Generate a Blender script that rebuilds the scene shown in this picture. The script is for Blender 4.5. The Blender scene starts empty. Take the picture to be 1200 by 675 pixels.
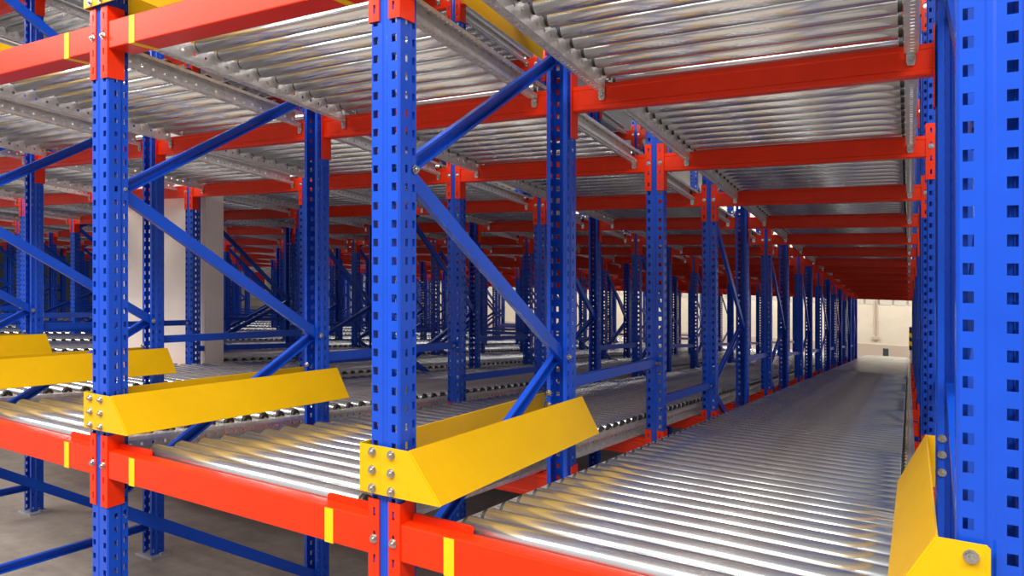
import bpy, math, random
from mathutils import Vector, Matrix
random.seed(7)
scene = bpy.context.scene
col = scene.collection
PI = math.pi

# ------------------------------------------------------------------ layout
W = 1.3554                 # distance between rows of posts
SL = 0.1146                # fall of floor and lanes per metre of depth
PW, PD = 0.10, 0.08        # post section
YS = [0, 1.06, 2.30, 3.52, 4.62, 5.80, 6.89, 8.15, 9.15, 10.42, 11.78, 12.94, 14.2, 15.54, 16.75, 17.95, 19.05]
REAR = {1, 4, 6, 8, 10, 12, 14, 16}          # posts whose web looks away from the aisle
FRAMES = [(0, 1), (2,), (3, 4), (5, 6), (7, 8), (9, 10), (11, 12), (13, 14), (15, 16)]
FLOOR0 = -0.985            # floor height at y = 0
Z2, Z3 = 1.545, 2.70       # upper tiers
YEND = 20.5
CAM = Vector((1.2818, -1.4656, 0.7438)); YAW = math.radians(29.6808); FPX = 815.48; CX, CY = 600, 288.364

def zf(y): return FLOOR0 - SL * y
FW = Vector((-math.sin(YAW), math.cos(YAW), 0)); RT = Vector((math.cos(YAW), math.sin(YAW), 0))
def px(x, y, z=0.0):
    d = Vector((x, y, z)) - CAM
    c = d.dot(FW)
    if c < 0.05: return None
    return (CX + FPX * d.dot(RT) / c, CY - FPX * d.z / c, c)
def in_view(x, y, z, margin=90):
    p = px(x, y, z)
    return p is not None and -margin < p[0] < 1200 + margin

# ------------------------------------------------------------------ materials
MATS = {}
def new_mat(name):
    m = bpy.data.materials.new(name); m.use_nodes = True
    MATS[name] = m
    nt = m.node_tree
    return m, nt, nt.nodes['Principled BSDF']
def noise(nt, scale, detail=4, rough=0.6, vec=None):
    n = nt.nodes.new('ShaderNodeTexNoise'); n.inputs['Scale'].default_value = scale
    n.inputs['Detail'].default_value = detail; n.inputs['Roughness'].default_value = rough
    if vec is not None: nt.links.new(vec, n.inputs['Vector'])
    return n
def coords(nt, scale=(1, 1, 1)):
    t = nt.nodes.new('ShaderNodeTexCoord'); mp = nt.nodes.new('ShaderNodeMapping')
    mp.inputs['Scale'].default_value = scale
    nt.links.new(t.outputs['Object'], mp.inputs['Vector'])
    return mp.outputs['Vector']
def ramp(nt, fac, stops):
    r = nt.nodes.new('ShaderNodeValToRGB')
    cr = r.color_ramp
    while len(cr.elements) < len(stops): cr.elements.new(0.5)
    for e, (p, c) in zip(cr.elements, stops):
        e.position = p; e.color = (*c, 1)
    nt.links.new(fac, r.inputs['Fac'])
    return r.outputs['Color']
def paint(name, c, rough=0.32, coat=0.35, var=0.06, bump=0.02, spec=0.3):
    m, nt, b = new_mat(name)
    v = coords(nt)
    n = noise(nt, 9, 3, 0.6, v)
    nt.links.new(ramp(nt, n.outputs['Fac'], [(0.3, tuple(x * (1 - var) for x in c)), (0.7, tuple(min(1, x * (1 + var)) for x in c))]), b.inputs['Base Color'])
    b.inputs['Roughness'].default_value = rough
    b.inputs['Specular IOR Level'].default_value = spec
    b.inputs['Coat Weight'].default_value = coat; b.inputs['Coat Roughness'].default_value = 0.12
    n2 = noise(nt, 160, 2, 0.5, v)
    bp = nt.nodes.new('ShaderNodeBump'); bp.inputs['Strength'].default_value = bump; bp.inputs['Distance'].default_value = 0.01
    nt.links.new(n2.outputs['Fac'], bp.inputs['Height']); nt.links.new(bp.outputs['Normal'], b.inputs['Normal'])
    return m
paint('blue_enamel', (0.005, 0.062, 0.50), rough=0.3, coat=0.12)
paint('red_enamel', (0.74, 0.027, 0.001), rough=0.36, coat=0.06, spec=0.25)
paint('yellow_enamel', (0.70, 0.39, 0.002), rough=0.4, coat=0.06, var=0.03, spec=0.22)
paint('yellow_tape', (0.88, 0.52, 0.004), rough=0.5, coat=0.0)
def metal(name, c0, c1, rough, scale=(1, 1, 1), ns=14, metallic=1.0):
    m, nt, b = new_mat(name)
    v = coords(nt, scale)
    n = noise(nt, ns, 5, 0.65, v)
    nt.links.new(ramp(nt, n.outputs['Fac'], [(0.3, c0), (0.7, c1)]), b.inputs['Base Color'])
    b.inputs['Metallic'].default_value = metallic
    mr = nt.nodes.new('ShaderNodeMapRange'); mr.inputs['To Min'].default_value = rough * 0.8; mr.inputs['To Max'].default_value = rough * 1.25
    nt.links.new(n.outputs['Fac'], mr.inputs['Value']); nt.links.new(mr.outputs['Result'], b.inputs['Roughness'])
    return m
metal('roller_steel', (0.68, 0.70, 0.71), (0.75, 0.77, 0.78), 0.22, (0.6, 1, 1), 3, 0.92)
metal('rail_zinc', (0.56, 0.54, 0.52), (0.80, 0.78, 0.76), 0.38, (1, 1, 1), 30, 0.55)
metal('bolt_zinc', (0.42, 0.40, 0.38), (0.62, 0.60, 0.57), 0.26, (1, 1, 1), 60)
metal('axle_bronze', (0.45, 0.27, 0.10), (0.75, 0.60, 0.35), 0.4, (1, 1, 1), 30, 0.6)
metal('bearing_black', (0.02, 0.02, 0.02), (0.05, 0.05, 0.05), 0.5, (1, 1, 1), 60, 0.2)

def concrete():
    m, nt, b = new_mat('floor_concrete')
    v = coords(nt, (1, 1, 1)); v2 = coords(nt, (0.35, 1.6, 1))
    a = noise(nt, 0.9, 8, 0.62, v2); d = noise(nt, 9, 6, 0.7, v)
    mx = nt.nodes.new('ShaderNodeMix'); mx.data_type = 'FLOAT'; mx.inputs[0].default_value = 0.35
    nt.links.new(a.outputs['Fac'], mx.inputs[2]); nt.links.new(d.outputs['Fac'], mx.inputs[3])
    nt.links.new(ramp(nt, mx.outputs[0], [(0.32, (0.17, 0.145, 0.125)), (0.5, (0.32, 0.275, 0.235)), (0.68, (0.46, 0.40, 0.34))]), b.inputs['Base Color'])
    b.inputs['Roughness'].default_value = 0.55
concrete()
def plaster(name, c, rough=0.85, var=0.05, ns=1.5):
    m, nt, b = new_mat(name)
    n = noise(nt, ns, 6, 0.6, coords(nt))
    nt.links.new(ramp(nt, n.outputs['Fac'], [(0.3, tuple(x * (1 - var) for x in c)), (0.7, tuple(min(1, x * (1 + var)) for x in c))]), b.inputs['Base Color'])
    b.inputs['Roughness'].default_value = rough
plaster('wall_cream', (0.80, 0.70, 0.55)); plaster('wall_band', (0.62, 0.50, 0.40))
plaster('wall_dark', (0.10, 0.105, 0.12)); plaster('cladding', (0.66, 0.60, 0.50)); plaster('column_render', (0.86, 0.75, 0.68), var=0.10, ns=1.2)
plaster('ceiling_grey', (0.45, 0.45, 0.46)); plaster('box_green', (0.12, 0.17, 0.17)); plaster('hazard_black', (0.012, 0.012, 0.014))
plaster('sign_red', (0.75, 0.02, 0.04)); plaster('white_paint', (0.8, 0.8, 0.78)); plaster('plate_grey', (0.36, 0.35, 0.38), 0.5)

# ------------------------------------------------------------------ mesh helpers
class MB:
    def __init__(s): s.v = []; s.f = []; s.mi = []; s.sm = []
    def add(s, vs, fs, m=0, smooth=False):
        b = len(s.v); s.v += [tuple(p) for p in vs]
        for f in fs:
            s.f.append(tuple(b + i for i in f)); s.mi.append(m); s.sm.append(smooth)
    def box(s, x0, x1, y0, y1, z0, z1, m=0):
        vs = [(x, y, z) for z in (z0, z1) for y in (y0, y1) for x in (x0, x1)]
        s.add(vs, [(0, 2, 3, 1), (4, 5, 7, 6), (0, 1, 5, 4), (2, 6, 7, 3), (0, 4, 6, 2), (1, 3, 7, 5)], m)
    def prism_x(s, prof, x0, x1, m=0):          # closed (y,z) outline swept along x
        n = len(prof)
        vs = [(x0, y, z) for y, z in prof] + [(x1, y, z) for y, z in prof]
        fs = [(i, (i + 1) % n, n + (i + 1) % n, n + i) for i in range(n)] + [tuple(range(n))[::-1], tuple(range(n, 2 * n))]
        s.add(vs, fs, m)
    def loft(s, rings, m=0, cap=True, smooth=False):
        n = len(rings[0]); vs = [p for r in rings for p in r]
        fs = []
        for k in range(len(rings) - 1):
            for i in range(n):
                j = (i + 1) % n
                fs.append((k * n + i, k * n + j, (k + 1) * n + j, (k + 1) * n + i))
        s.add(vs, fs, m, smooth)
        if cap: s.add(rings[0], [tuple(range(n))[::-1]], m); s.add(rings[-1], [tuple(range(n))], m)
    def cyl(s, c, axis, r, L, n=16, m=0, smooth=True, cap=True):
        a = Vector(axis).normalized(); u = a.orthogonal().normalized(); w = a.cross(u)
        c = Vector(c)
        ring = lambda t: [tuple(c + a * t + (u * math.cos(2 * PI * i / n) + w * math.sin(2 * PI * i / n)) * r) for i in range(n)]
        s.loft([ring(0), ring(L)], m, cap, smooth)
    def mesh(s, name, mats):
        me = bpy.data.meshes.new(name)
        me.from_pydata(s.v, [], s.f)
        for m in mats: me.materials.append(MATS[m])
        me.polygons.foreach_set('material_index', s.mi)
        me.polygons.foreach_set('use_smooth', s.sm)
        me.update()
        import bmesh
        bm = bmesh.new(); bm.from_mesh(me); bmesh.ops.recalc_face_normals(bm, faces=bm.faces); bm.to_mesh(me); bm.free()
        return me

def perforated(prof, holes, levels, hole_levels, t, place, cut=None, sparse=(), sparse_levels=()):
    """sheet bent along an open outline, with slots; levels = stations along its length"""
    n = len(prof); mb = MB()
    off = []
    for i, p in enumerate(prof):
        d = Vector((0, 0))
        for a, b in ((i - 1, i), (i, i + 1)):
            if a >= 0 and b < n:
                e = (Vector(prof[b]) - Vector(prof[a])).normalized(); d += Vector((-e.y, e.x))
        d.normalize(); off.append((p[0] + d.x * t, p[1] + d.y * t))
    vs = []
    for L in levels:
        vs += [place(p[0], p[1], L) for p in prof] + [place(p[0], p[1], L) for p in off]
    st = 2 * n; fs = []
    def solid(j, i):
        if j < 0 or j >= len(levels) - 1 or i < 0 or i >= n - 1: return False
        if cut and cut(j, i): return False
        return not (j in hole_levels and (i in holes if not sparse or i not in sparse else j in sparse_levels))
    for j in range(len(levels) - 1):
        for i in range(n - 1):
            if not solid(j, i): continue
            a, b, c, d = j * st + i, j * st + i + 1, (j + 1) * st + i + 1, (j + 1) * st + i
            fs.append((a, b, c, d)); fs.append((d + n, c + n, b + n, a + n))
            if not solid(j, i - 1): fs.append((a, d, d + n, a + n))
            if not solid(j, i + 1): fs.append((b, b + n, c + n, c))
            if not solid(j - 1, i): fs.append((a, a + n, b + n, b))
            if not solid(j + 1, i): fs.append((d, c, c + n, d + n))
    mb.add(vs, fs)
    return mb

def link(name, data, parent=None, loc=(0, 0, 0), rotz=0.0):
    o = bpy.data.objects.new(name, data); col.objects.link(o)
    o.parent = parent; o.location = loc; o.rotation_euler = (0, 0, rotz)
    return o
def thing(name, label, cat, loc=(0, 0, 0), group=None):
    o = bpy.data.objects.new(name, None); col.objects.link(o)
    o.location = loc; o.empty_display_size = 0.1
    o['label'] = label; o['category'] = cat; o['kind'] = 'thing'
    if group: o['group'] = group
    return o
def struct(name, me, loc=(0, 0, 0)):
    o = link(name, me, None, loc); o['kind'] = 'structure'; return o

DXP = {(-1, 0): .014, (-1, 1): -.010}       # small mounting offsets of single posts
ORD = ['first', 'second', 'third', 'fourth', 'fifth', 'sixth', 'seventh', 'eighth', 'ninth', 'tenth', 'eleventh', 'twelfth', 'thirteenth', 'fourteenth', 'fifteenth', 'sixteenth', 'seventeenth']

# ------------------------------------------------------------------ shared meshes
POST_H = 4.15
half = [(0.022, .08), (0.005, .08), (0.005, .0745), (0.005, .0625), (0.005, .056), (0, .049), (0, .038), (0, .026), (0, .005), (0.005, 0), (0.0095, 0), (0.0262, 0), (0.041, 0), (0.046, .0028)]
prof = half + [(PW - x, y) for x, y in half[::-1]]
holes = {2, 6, 10}
nn = len(prof) - 1
holes |= {nn - 1 - h for h in holes}
lv = [0.0]; hl = set()
for r in range(int(POST_H / 0.05)):
    z = r * 0.05 + 0.014
    lv += [z, z + 0.021]; hl.add(len(lv) - 2)
lv.append(POST_H)
PROF_C = [(x - PW / 2, y) for x, y in prof]
ME_POST = perforated(PROF_C, holes, lv, hl, 0.0028, lambda a, b, L: (a, b, L)).mesh('post', ['blue_enamel'])
mb = MB()
mb.box(-.08, .08, -.025, .105, 0, .014)
for sx in (-.07, .07): mb.cyl((sx, .04, .012), (0, 0, 1), .010, .016, 8)
ME_BASE = mb.mesh('base_plate', ['plate_grey'])
mb = MB(); mb.cyl((0, 0, 0), (0, -1, 0), .0125, .003, 16); mb.cyl((0, -.003, 0), (0, -1, 0), .0095, .006, 6, smooth=False); mb.cyl((0, -.009, 0), (0, -1, 0), .005, .005, 10)
ME_BOLT = mb.mesh('bolt', ['bolt_zinc'])

def place_rounded(y0, z0, y1, z1, r=0.005, k=3):
    pts = []
    for cx, cz, a0 in ((y1 - r, z1 - r, 0), (y0 + r, z1 - r, PI / 2), (y0 + r, z0 + r, PI), (y1 - r, z0 + r, 1.5 * PI)):
        for i in range(k + 1):
            a = a0 + i * PI / 2 / k
            pts.append((cx + r * math.cos(a), cz + r * math.sin(a)))
    return pts
X0, X1 = PW + 0.0045, W - 0.0045           # a beam's clear span inside a bay (from the left post's left edge)
mb = MB(); mb.prism_x([(.095, -.1), (.095, -.0945), (.05, -.0945), (.05, -.003), (.047, 0), (.004, 0), (.0012, -.0012), (0, -.004), (0, -.096), (.0012, -.0988), (.004, -.1)], X0, X1); ME_BEAM_FLAT = mb.mesh('beam_body', ['red_enamel'])
mb = MB(); mb.prism_x([(.05, -.1), (.05, 0), (.004, 0), (0, -.004), (0, -.016), (.003, -.02), (.003, -.078), (0, -.082), (0, -.096), (.004, -.1)], X0, X1)
ME_BEAM_RIB = mb.mesh('beam_body', ['red_enamel'])
def conn(flipx, flipy):
    p = [(.066, -.0012), (.079, -.0012), (.0865, -.0012), (.102, -.0012), (.102, .035), (.102, .06)]
    if flipx: p = [(W + PW - x, y) for x, y in p]
    if flipy: p = [(x, PD - y) for x, y in p]
    lev = [-.205]; h = set()
    for r in range(4):
        z = -.205 + .022 + r * .064
        lev += [z, z + .024]; h.add(len(lev) - 2)
    lev.append(.055)
    t = -.0038 if (flipx == flipy) else .0038
    return perforated(p, {1}, lev, h, t, lambda a, b, L: (a, b, L)).mesh('end_plate', ['red_enamel'])
ME_CONN = {(a, b): conn(a, b) for a in (0, 1) for b in (0, 1)}
mb = MB(); mb.box(0, .032, -.0012, 0, -.1012, -.003); mb.box(0, .032, -.0012, .095, -.1012, -.1002); ME_TAPE = mb.mesh('marking_tape', ['yellow_tape'])
mb = MB()
tp = [(0, 0), (.19, 0), (.19, .014), (.184, .02), (.006, .02), (0, .014)]
mb.loft([[(x, .040, z) for x, z in tp], [(x, .049, z) for x, z in tp]]); ME_TAB = mb.mesh('raised_tab', ['red_enamel'])

# roller lane pieces -----------------------------------------------------------
RX0, RX1, RR = 0.258, 1.262, 0.030
mb = MB()
n = 20
ring = lambda x, r: [(x, r * math.cos(2 * PI * i / n), r * math.sin(2 * PI * i / n)) for i in range(n)]
mb.loft([ring(RX0 + .008, RR - .003), ring(RX0 + .010, RR), ring(RX1 - .010, RR), ring(RX1 - .008, RR - .003)], 0, True, True)
mb.cyl((RX0 - .004, 0, 0), (1, 0, 0), RR - .006, .014, 14, 1); mb.cyl((RX1 - .010, 0, 0), (1, 0, 0), RR - .006, .014, 14, 1)
mb.cyl((RX0 - .014, 0, 0), (1, 0, 0), .006, .012, 8, 2); mb.cyl((RX1 + .002, 0, 0), (1, 0, 0), .006, .012, 8, 2)
ME_ROLLER = mb.mesh('roller', ['roller_steel', 'bearing_black', 'axle_bronze'])
def beam_front(i): return YS[i] + (0.032 if i in REAR else 0.0)
def lane_rail(left, upper, y_from, y_to):
    # channel opening away from the rollers: outer lips, flanges, web by the roller ends
    zt, zb = 0.004, -0.064
    p = [(.213, zb + .012), (.213, zb), (.222, zb), (.234, zb), (.2485, zb), (.2485, -.040), (.2485, -.028), (.2485, zt - .009), (.2485, zt), (.234, zt), (.222, zt), (.213, zt), (.213, zt - .012)]
    hs = {2, 9, 5}
    if not left: p = [(RX0 + RX1 - x, z) for x, z in p]
    lev = []; h = set(); y = y_from; 
    while y < y_to - .03:
        lev.append(y); lev.append(y + .013); h.add(len(lev) - 1); y += .025
    lev.append(y)
    spans = [(beam_front(i) - .006, beam_front(i) + .056) for i in range(17)]
    def cut(j, i):
        if not upper: return False
        a, b = lev[j], lev[j + 1]
        return any(b > s0 and a < s1 for s0, s1 in spans) and i < 8
    mb = perforated(p, hs, lev, h, -.0025 if left else .0025, lambda a, b, L: (a, L, b - SL * L), cut, {5}, {j for q, j in enumerate(sorted(h)) if q % 2 == 1})
    return mb.mesh('side_rail', ['rail_zinc'])
mb = MB()
bp = [(-.013, 0), (.013, 0), (.013, -.045), (.009, -.056), (-.009, -.056), (-.013, -.045)]
mb.loft([[(x, 0, z) for x, z in bp], [(x, -.0035, z) for x, z in bp]]); mb.cyl((0, -.0035, -.036), (0, -1, 0), .006, .006, 8)
ME_HANG = mb.mesh('hanger_bracket', ['bolt_zinc'])

# brace and tie meshes are made per length; a lipped channel
def channel_between(name, p0, p1, wide=.042, deep=.026, mat='blue_enamel', openx=1, flat=.05):
    """C channel from p0 to p1 in the y-z plane, open towards openx*x; ends pressed flat"""
    p0, p1 = Vector(p0), Vector(p1); a = (p1 - p0); L = a.length; a.normalize()
    nx = Vector((1, 0, 0)) * openx; up = nx.cross(a).normalized()
    t = .003
    pr = [(-wide / 2 + .008, deep), (-wide / 2, deep), (-wide / 2, 0), (wide / 2, 0), (wide / 2, deep), (wide / 2 - .008, deep)]
    mb = MB()
    ins = [(-wide / 2 + .008, deep - t), (-wide / 2 + t, deep - t), (-wide / 2 + t, t), (wide / 2 - t, t), (wide / 2 - t, deep - t), (wide / 2 - .008, deep - t)]
    outl = pr + ins[::-1]
    rings = [[tuple(p0 + a * s + up * u + nx * (v - deep / 2)) for u, v in outl] for s in (0, L)]
    nq = len(outl)
    vs = rings[0] + rings[1]
    fs = [(i, (i + 1) % nq, nq + (i + 1) % nq, nq + i) for i in range(nq)]
    m = len(pr)
    for r in (0, nq):
        for i in range(m - 1): fs.append((r + i, r + i + 1, r + nq - 2 - i, r + nq - 1 - i))
    mb.add(vs, fs)
    return mb.mesh(name, [mat])

# ------------------------------------------------------------------ upright frames
ROWS = list(range(-12, 2))
def rowword(k): return ORD[1 - k]
def pz(i): return zf(YS[i])
NODES0 = dict(f=[.985, -.20, 2.15], r=[.30, 1.47, -.86, 2.64])        # true heights in the first frames
brace_cache = {}
def frame_braces(fi):
    """(height at front, height at rear) relative to the floor under the front post"""
    i = FRAMES[fi][0]; b = FLOOR0 if fi == 0 else zf(YS[i])
    if fi == 0:
        seq = [(-.86, -.93), (-.24, -.91), (-.20, .30), (.955, .30), (.940, 1.51), (2.15, 1.51), (2.15, 2.64)]
        return [(f - b, r - b) for f, r in seq]
    seq = [(-.92, -.96), (-.30, -.93), (-.30, .06), (.98, .06), (.98, 1.5), (2.2, 1.5)]
    off = -SL * (YS[i] - 3.52)
    return [(f + off - b, r + off - b) for f, r in seq]
for fi, fr in enumerate(FRAMES):
    for k in ROWS:
        x = k * W + PW / 2
        if not any(in_view(x, YS[i], 0.3, 40) for i in fr): continue
        i0 = fr[0]; y0 = YS[i0]; z0 = zf(y0)
        if k in (-4,) and i0 in (3,): pass
        if len(fr) == 2: nm, what = 'rack_upright', 'braced blue upright frame'
        else: nm, what = 'upright_post', 'lone blue perforated upright post'
        depth = ['at the aisle face', 'behind the front frame', 'in the second line of frames', 'in the third line of frames', 'in the fourth line of frames', 'in the fifth line of frames', 'in the sixth line of frames', 'in the seventh line of frames', 'in the last line of frames'][fi]
        lab = '%s %s, %s row from the close-up post' % (what, depth, rowword(k)); grp = None
        if k == 1 and fi == 0: lab = 'close-up blue perforated upright frame beside the nearest roller lane, filling the frame edge'
        if k == 1 and fi == 0: lab = 'big close-up blue perforated upright frame standing beside the wide roller lane'
        if fi >= 3 and k <= -4: lab = 'blue braced upright frame deep among the crowded dark frames'; grp = 'upright frames deep in the racking'
        t = thing(nm, lab, 'rack upright', (x, y0, z0), grp or 'blue perforated rack uprights')
        for i in fr:
            rear = i in REAR
            dx = DXP.get((k, i), 0)
            py = YS[i] - y0
            po = link('post', ME_POST, t, (dx, py + (PD if rear else 0), zf(YS[i]) - z0 + .014), PI if rear else 0)
            o = link('base_plate', ME_BASE, t, (dx, py, zf(YS[i]) - z0))
            o.rotation_euler = (math.atan(-SL), 0, 0)
        if len(fr) == 2:
            D = YS[fr[1]] - y0
            for bi, (fz, rz) in enumerate(frame_braces(fi)):
                key = (fi, bi)
                if key not in brace_cache:
                    ox = 0.012 if bi % 2 else -0.012
                    brace_cache[key] = channel_between('diagonal_brace', (ox, .062, fz), (ox, D + .02, rz), openx=-1 if bi % 2 else 1, wide=.045, deep=.022)
                link('diagonal_brace', brace_cache[key], t)
            fb = frame_braces(fi)
            spots = [(fb[3][0], .071), (fb[1][0] - .024, .071), (fb[2][1], D + .009), (fb[4][1] + .06, D + .009)] if fi == 0 else [(fb[2][1], D + .009)]
            if fi <= 2 or k >= -1:
                if fi == 0:
                    for zz in (.15, .10, .045): link('bolt', ME_BOLT, t, (-.034, D - .001, zz - z0))
                for zz, yy in spots: link('bolt', ME_BOLT, t, (PW / 2 - .003, yy, zz), PI / 2)

# ties between neighbouring frames
tie_cache = {}
TIES = [(1, 2, .30, .36), (2, 3, .13, .16), (4, 5, .30, .33), (6, 7, .30, .30), (8, 9, .3, .3), (10, 11, .3, .3), (12, 13, .3, .3), (14, 15, .3, .3)]
for a, b, ra, rb in TIES:
    for k in ROWS:
        x = k * W + PW / 2
        if not in_view(x, YS[b], .2, 0): continue
        lab = 'blue tie bar linking posts %s, %s row from the close-up post' % ({1: 'behind the front frame', 2: 'before the second frame line', 4: 'before the third frame line', 6: 'before the fourth frame line', 8: 'before the fifth frame line', 10: 'before the sixth frame line', 12: 'before the seventh frame line', 14: 'before the last frame line'}[a], rowword(k))
        grp = None
        if a >= 4 and k <= -4: lab = 'blue tie bar deep among the crowded dark frames'; grp = 'tie bars deep in the racking'
        t = thing('tie_bar', lab, 'tie bar', (x, YS[a], 0), grp or 'blue tie bars between the frames')
        if (a, b) not in tie_cache:
            y1 = YS[b] - YS[a]
            tie_cache[(a, b)] = channel_between('channel', (0, PD + .006, ra - SL * YS[a]), (0, y1 - .005, rb - SL * YS[b]), wide=.044, deep=.03, openx=-1)
        link('channel', tie_cache[(a, b)], t)
        link('bolt', ME_BOLT, t, (.016, YS[b] - YS[a] - .03, rb - SL * YS[b]), PI / 2)

# ------------------------------------------------------------------ load beams
TIER = ['lower', 'upper', 'top']
LANES = list(range(-12, 1))
def lane_place(k):
    if k == 0: return 'beside the close-up post'
    return 'of the %s lane from the close-up post' % ORD[-k]
def beam_z(tier, i):
    base = [0, Z2 + .015, Z3 + .015][tier]
    if i > 0: base = [-.074, Z2 - .023, Z3 - .023][tier]
    return base + {(1, 1): -.012, (1, 3): .006}.get((tier, i), 0) - SL * beam_front(i)
COLUMN = (-5.30, -3.985, 2.44, 2.62)
def blocked(k, y): return k == -4 and COLUMN[2] - .1 < y < COLUMN[3] + .1
beam_seen = {}
for tier in range(3):
    for k in LANES:
        for i in range(17):
            yb = beam_front(i); z = beam_z(tier, i)
            xm = (k + .5) * W
            a, b = px(k * W + .1, yb, z), px((k + 1) * W, yb, z)
            vis = any(p is not None and -30 < p[0] < 1230 for p in (a, b, px(xm, yb, z))) or (a is None and b is not None)
            if a and b and a[0] < 0 and b[0] > 1200: vis = True
            if not vis: continue
            if tier == 2 and not (k >= -5 and i <= 5 and i > 0): continue
            if tier == 0 and i > 6 and k < -1: continue
            if tier == 1 and i > 14: continue
            if k < -8 and i > 9: continue
            lab = 'red %s beam %s, %s' % (['low', 'overhead', 'topmost'][tier], 'at the aisle face' if i == 0 else '%s behind the front one' % ORD[i - 1], lane_place(k))
            grp = None
            if i == 0:
                lab = 'red %s front beam with yellow marking tape %s' % (['low', 'overhead', 'topmost'][tier], lane_place(k))
            elif i >= 7 or (k <= -4 and i >= 3):
                lab = 'red %s beam far back in the receding dark racking' % ['low', 'overhead', 'topmost'][tier]; grp = '%s beams far back' % TIER[tier]
            t = thing('load_beam', lab, 'beam', (k * W, yb, z), grp or 'red beams of the %s tier' % TIER[tier])
            dl = DXP.get((k, i), 0); dr = DXP.get((k + 1, i), 0)
            sc = (X1 + dr - X0 - dl) / (X1 - X0)
            bo = link('beam_body', ME_BEAM_FLAT if i == 0 else ME_BEAM_RIB, t, (X0 + dl - X0 * sc, 0, 0)); bo.scale.x = sc
            rear = i in REAR
            oy = YS[i] - yb
            for fx in (0, 1):
                ep = link('end_plate', ME_CONN[(fx, int(rear))], t, (dr if fx else dl, oy, 0))
                if i <= 5:
                    bx = .083 if not fx else W + PW - .083
                    if not rear: link('bolt', ME_BOLT, ep, (bx, -.004, -.052))
            if i == 0:
                link('marking_tape', ME_TAPE, t, (.245, 0, 0)); link('marking_tape', ME_TAPE, t, (W - .17, 0, 0))
                link('raised_tab', ME_TAB, t, (.115, 0, 0)); link('raised_tab', ME_TAB, t, (W - .20, 0, 0))

# ------------------------------------------------------------------ roller lanes
def roller_ys(upper):
    ys = []
    if not upper:
        y = .085
        while y < YEND - .05: ys.append(y); y += .1
        return ys
    for i in range(16):
        a, b = beam_front(i) + .05 + .032, beam_front(i + 1) - .034
        m = max(2, round((b - a) / .098))
        for q in range(m + 1): ys.append(a + (b - a) * q / m)
    y = beam_front(16) + .1
    while y < YEND - .05: ys.append(y); y += .1
    return ys
RY = {0: roller_ys(False), 1: roller_ys(True)}
RAIL = {}
def rail_mesh(left, upper, y0, y1):
    key = (left, upper, round(y0, 2), round(y1, 2))
    if key not in RAIL: RAIL[key] = lane_rail(left, upper, y0, y1)
    return RAIL[key]
STUFF = {}
for tier in range(3):
    up = int(tier > 0)
    for k in LANES:
        if tier == 2 and k < -5: continue
        y0, y1 = .062, YEND
        if tier == 2: y1 = YS[5]
        if tier == 1: y1 = 17.3
        ranges = [(y0, y1)]
        if k == -4: ranges = [(y0, 2.28), (COLUMN[3] + .12, y1)]
        z = [0, Z2, Z3][tier]
        for ri, (a, b) in enumerate(ranges):
            lab = '%s tier steel roller lane, %s lane counted from the close-up post' % (TIER[tier], ORD[-k])
            if k == 0: lab = ['lower tier steel roller lane running down beside the close-up post', 'overhead steel roller lane seen from below beside the close-up post', 'topmost steel roller lane above the close-up post'][tier]
            if len(ranges) == 2: lab = '%s tier roller lane %s the plastered column' % (TIER[tier], ['ending before', 'starting behind'][ri])
            t = thing('roller_lane', lab, 'roller conveyor', (k * W, 0, z), 'steel roller lanes')
            link('side_rail', rail_mesh(True, up, a, b), t); link('side_rail', rail_mesh(False, up, a, b), t)
            ys = [y for y in RY[up] if a + .01 < y < b - .03]
            ys = [y for y in ys if in_view((k + 1) * W, y, z - SL * y, 60) or in_view(k * W + .25, y, z - SL * y, 60)]
            for y in ys[:100]: link('roller', ME_ROLLER, t, (0, y, .006 - SL * y))
            rest = ys[100:]
            if rest:
                key = (round(rest[0], 3), len(rest))
                if key not in STUFF:
                    mb = MB()
                    for y in rest:
                        mb.cyl((RX0, y, .006 - SL * y), (1, 0, 0), RR, RX1 - RX0, 12)
                    STUFF[key] = mb.mesh('far_rollers', ['roller_steel'])
                o = link('far_rollers', STUFF[key], t); o['kind'] = 'stuff'
            if up:
                for i in range(1, 9):
                    yb = beam_front(i)
                    if not (a < yb < b): continue
                    for bx in (.232, RX0 + RX1 - .232):
                        if in_view(k * W + bx, yb, z, 0): link('hanger_bracket', ME_HANG, t, (bx, yb - .002, -.045 - SL * yb))

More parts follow.
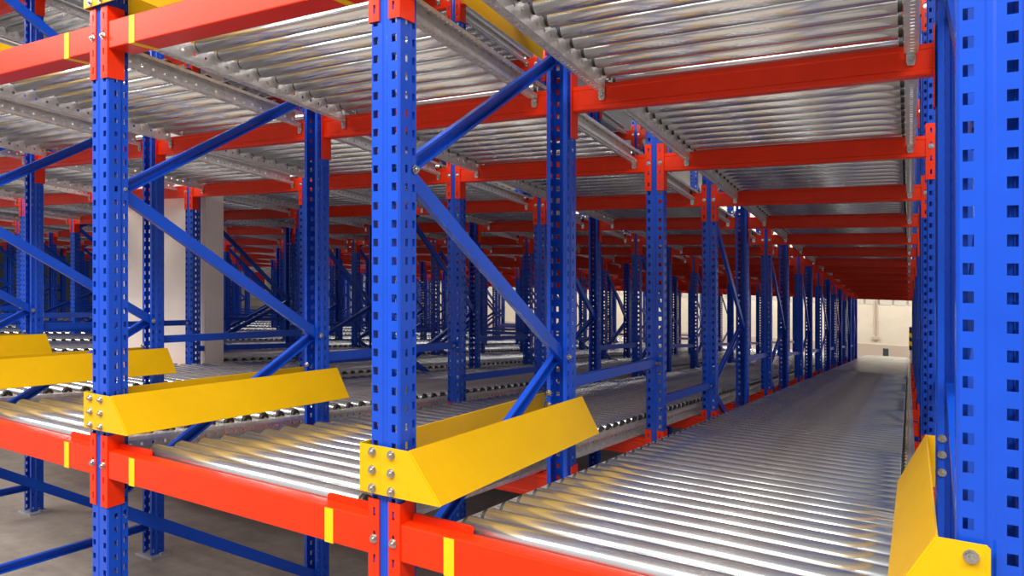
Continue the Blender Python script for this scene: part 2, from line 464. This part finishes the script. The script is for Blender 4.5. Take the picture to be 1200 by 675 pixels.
# ------------------------------------------------------------------ yellow entry guides
def guide_mesh():
    mb = MB(); t = .004
    def sheet(q):         # q: 4+ corners of a flat plate, thickened along its normal
        q = [Vector(p) for p in q]; n_ = (q[1] - q[0]).cross(q[2] - q[0]).normalized() * t
        if len(q) > 4: mb.loft([[tuple(p) for p in q], [tuple(p + n_) for p in q]]); return
        N = 10; P = lambda i, j: q[0].lerp(q[1], i / N).lerp(q[3].lerp(q[2], i / N), j / N)
        vs = [tuple(P(i, j) + n_ * k) for k in (0, 1) for j in range(N + 1) for i in range(N + 1)]
        o = (N + 1) ** 2; I = lambda i, j, k: k * o + j * (N + 1) + i
        mb.add(vs, [(I(i, j, k), I(i + 1, j, k), I(i + 1, j + 1, k), I(i, j + 1, k)) for k in (0, 1) for j in range(N) for i in range(N)], 0, True)
        rim = [(i, 0) for i in range(N)] + [(N, j) for j in range(N)] + [(i, N) for i in range(N, 0, -1)] + [(0, j) for j in range(N, 0, -1)]
        m = len(rim)
        mb.add([tuple(P(i, j) + n_ * k) for k in (0, 1) for i, j in rim], [(a, (a + 1) % m, m + (a + 1) % m, m + a) for a in range(m)])
    y = -.012
    D = 1.15
    s = lambda yy, z: z - SL * yy
    # front plate: two butting halves
    sheet([(-.024, y, .205), (.049, y, .205), (.049, y, .075), (-.024, y, .075)][::-1])
    sheet([(.0495, y, .205), (.140, y, .205), (.243, y, .078), (.0495, y, .075)][::-1])
    # flared side
    sheet([(.140, y, .205), (.243, y, .078), (.195, D, s(D, .118)), (.122, D - .01, s(D, .262))])
    # plain side
    sheet([(-.024, y, .205), (-.024, y, .075), (-.06, D, s(D, .115)), (-.05, D, s(D, .258))][::-1])
    return mb
ME_GUIDE = guide_mesh().mesh('guide_plate', ['yellow_enamel'])
def guide_mesh_left():
    mb = MB(); t = .004
    def sheet(q):
        q = [Vector(p) for p in q]; n_ = (q[1] - q[0]).cross(q[2] - q[0]).normalized() * t
        if len(q) > 4: mb.loft([[tuple(p) for p in q], [tuple(p + n_) for p in q]]); return
        N = 10; P = lambda i, j: q[0].lerp(q[1], i / N).lerp(q[3].lerp(q[2], i / N), j / N)
        vs = [tuple(P(i, j) + n_ * k) for k in (0, 1) for j in range(N + 1) for i in range(N + 1)]
        o = (N + 1) ** 2; I = lambda i, j, k: k * o + j * (N + 1) + i
        mb.add(vs, [(I(i, j, k), I(i + 1, j, k), I(i + 1, j + 1, k), I(i, j + 1, k)) for k in (0, 1) for j in range(N) for i in range(N)], 0, True)
        rim = [(i, 0) for i in range(N)] + [(N, j) for j in range(N)] + [(i, N) for i in range(N, 0, -1)] + [(0, j) for j in range(N, 0, -1)]
        m = len(rim)
        mb.add([tuple(P(i, j) + n_ * k) for k in (0, 1) for i, j in rim], [(a, (a + 1) % m, m + (a + 1) % m, m + a) for a in range(m)])
    y = -.012; D = 1.045
    s = lambda yy, z: z - SL * yy
    sheet([(-.028, y, .226), (.0445, y, .226), (.0495, y, .221), (.0495, y, .085), (-.108, y, .085)][::-1])
    sheet([(-.028, y, .226), (-.108, y, .085), (-.10, D, s(D, .12)), (-.024, D, s(D, .278))][::-1])
    sheet([(-.024, D, s(D, .278)), (-.10, D, s(D, .12)), (-.002, D, s(D, .12)), (-.002, D, s(D, .278))][::-1])
    return mb
ME_GUIDE_L = guide_mesh_left().mesh('guide_plate', ['yellow_enamel'])
for tier, z in ((0, 0), (1, Z2)):
    for k in range(-6, 2):
        if not in_view(k * W + .15, 1.1, z, 20): continue
        lab = 'yellow %s tier entry guide on the %s post away from the close-up one' % (TIER[tier], ORD[-k]) if k < 1 else ['yellow entry guide flaring beside the wide lane on the close-up post', 'yellow entry guide above on the close-up post'][tier]
        t = thing('entry_guide', lab, 'guide plate', (k * W, 0, z), 'yellow entry guides')
        dx = DXP.get((k, 0), 0)
        link('guide_plate', ME_GUIDE_L if k == 1 else ME_GUIDE, t, (dx, 0, 0))
        if k == 1: bl = [(.021, .203), (.021, .145), (.021, .10)]
        else: bl = [(bx, bz) for bx in (.021, .086) for bz in (.188, .139, .09)]
        for bx, bz in bl: link('bolt', ME_BOLT, t, (bx + dx, -.016, bz))

# ------------------------------------------------------------------ the hall
def slab(name, mat, pts, thick):
    mb = MB()
    mb.loft([[tuple(p) for p in pts], [(p[0], p[1], p[2] - thick) for p in pts]])
    return struct(name, mb.mesh(name, [mat]))
XL, XR, YF, YB = -34.0, 9.0, -9.0, 25.0
slab('floor', 'floor_concrete', [(XL, YF, zf(YF)), (XR, YF, zf(YF)), (XR, YB, zf(YB)), (XL, YB, zf(YB))], .2)
CE = 5.6
slab('ceiling', 'ceiling_grey', [(XL, YF, CE - SL * YF), (XR, YF, CE - SL * YF), (XR, YB, CE - SL * YB), (XL, YB, CE - SL * YB)], -.2)
mb = MB()
zb = zf(YB)
mb.box(XL, XR, YB, YB + .2, zb - .2, zb + 1.28, 1); mb.box(XL, XR, YB + .03, YB + .2, zb + 1.28, zb + 2.62, 0)
struct('wall_back', mb.mesh('wall_back', ['wall_cream', 'wall_band']))
mb = MB()
x = XL
mb.box(XL, XR, YB + .08, YB + .2, zb + 2.62, CE + 1, 0)
while x < XR:
    mb.box(x, x + .34, YB + .02, YB + .09, zb + 2.62, CE + 1, 0); x += .42
struct('trim_1', mb.mesh('trim_1', ['cladding']))
mb = MB(); mb.box(XL - .2, XL, YF, YB, zf(YB) - 1, CE + 2); struct('wall_left', mb.mesh('wall_left', ['wall_dark']))
mb = MB(); mb.box(COLUMN[0], COLUMN[1], COLUMN[2], COLUMN[3], zf(3) - .3, 6); o = struct('trim_2', mb.mesh('trim_2', ['column_render']))

# ------------------------------------------------------------------ small things far back
def ground(px_, y):                 # x of a spot at depth y seen in that picture column, used only to lay the far things out
    r = FW + RT * ((px_ - CX) / FPX); return CAM.x + r.x * (y - CAM.y) / r.y
yb = 22.6; xb = ground(1038, yb)
t = thing('steel_cabinet', 'small grey-green steel cabinet by the far wall beyond the lane end', 'cabinet', (xb, yb, zf(yb)))
mb = MB(); mb.loft([[(x, y, 0) for x, y in ((-.075, -.08), (.075, -.08), (.075, .08), (-.075, .08))], [(x, y, 1.2) for x, y in ((-.075, -.08), (.075, -.08), (.075, .08), (-.075, .08))]])
link('cabinet_body', mb.mesh('cabinet_body', ['box_green']), t)
mb = MB(); mb.box(-.06, .06, -.088, -.08, .08, 1.12); link('cabinet_door', mb.mesh('cabinet_door', ['box_green']), t)
yb = 21.6; xb = ground(1070.5, yb)
t = thing('hazard_post', 'yellow and black striped guard post standing beyond the lane end', 'bollard', (xb, yb, zf(yb)))
mb = MB(); mb.box(-.11, .11, -.11, .11, 1.22, 1.87); link('guard_sleeve', mb.mesh('guard_sleeve', ['hazard_black']), t)
mb = MB(); mb.box(-.09, .09, -.09, .09, 0, 1.22); link('post_core', mb.mesh('post_core', ['wall_band']), t)
mb = MB()
for q in range(2):
    z = 1.32 + q * .24
    for (x0, y0, x1, y1) in ((-.113, -.113, .113, -.113), (-.113, .113, -.113, -.113), (.113, -.113, .113, .113)):
        d = .05
        n_ = Vector((y1 - y0, x0 - x1, 0)).normalized() * .002
        a = [(x0, y0, z + d), (x1, y1, z - d), (x1, y1, z - d + .12), (x0, y0, z + d + .12)]
        mb.loft([a, [(p[0] + n_.x, p[1] + n_.y, p[2]) for p in a]])
link('stripe', mb.mesh('stripe', ['yellow_tape']), t)
xb = ground(1026, YB)
t = thing('wall_socket_box', 'pale conduit and socket box on the far cream wall', 'socket', (xb, YB + .03, zb + 1.5))
mb = MB(); mb.box(-.10, .10, -.06, 0, -.05, .05); link('socket_box', mb.mesh('socket_box', ['wall_band']), t)
mb = MB(); mb.cyl((-.03, -.03, .06), (0, 0, 1), .012, 1.2, 8); mb.cyl((.04, -.03, .06), (0, 0, 1), .012, 1.2, 8); link('conduit', mb.mesh('conduit', ['wall_band']), t)
xb = ground(297, YB - .1)
t = thing('wall_notice', 'red and white notice board glimpsed on the far wall through the racking', 'notice', (xb, YB - .02, zf(YB) + 1.7))
mb = MB(); mb.box(-.9, .9, -.03, 0, 0, 1.5); link('notice_board', mb.mesh('notice_board', ['white_paint']), t)
mb = MB(); mb.box(-.85, .85, -.036, -.03, .5, 1.45); link('notice_panel', mb.mesh('notice_panel', ['sign_red']), t)
# ------------------------------------------------------------------ light
w = bpy.data.worlds.new('World'); scene.world = w; w.use_nodes = True
bg = w.node_tree.nodes['Background']; bg.inputs['Color'].default_value = (0.95, 0.97, 1.0, 1); bg.inputs['Strength'].default_value = 0.65
def area(name, loc, rot, sx, sy, e, c=(1, .97, .92)):
    l = bpy.data.lights.new(name, 'AREA'); l.shape = 'RECTANGLE'; l.size = sx; l.size_y = sy; l.energy = e; l.color = c
    o = bpy.data.objects.new(name, l); col.objects.link(o); o.location = loc; o.rotation_euler = rot
    return o
for q, xx in enumerate((-9, -4.5, 0, 4.0)):
    area('aisle_lamp', (xx, -3.2, 4.6), (math.radians(28), 0, 0), 3.4, 1.3, 360)
for xx in (-18, -10, -3, 3):
    area('hall_lamp', (xx, 22.3, CE - SL * 22.3 - .4), (math.radians(25), 0, 0), 3, .5, 280)
for xx in (-13, -7.5):
    for yy in (9.5, 15): area('hall_lamp', (xx, yy, CE - SL * yy - .4), (0, 0, 0), 3.5, 3.5, 150)

# ------------------------------------------------------------------ camera
cam = bpy.data.cameras.new('camera'); co = bpy.data.objects.new('camera', cam); col.objects.link(co)
co.location = CAM; co.rotation_euler = (PI / 2, 0, YAW)
cam.sensor_width = 36; cam.sensor_fit = 'HORIZONTAL'; cam.lens = FPX * 36 / 1200
cam.shift_x = (600 - CX) / 1200; cam.shift_y = -(337.5 - CY) / 1200
cam.clip_start = .02; cam.clip_end = 200
scene.camera = co
scene.view_settings.view_transform = 'Standard'; scene.view_settings.look = 'None'
scene.view_settings.gamma = 1; scene.view_settings.exposure = 0.0; scene.view_settings.use_curve_mapping = False
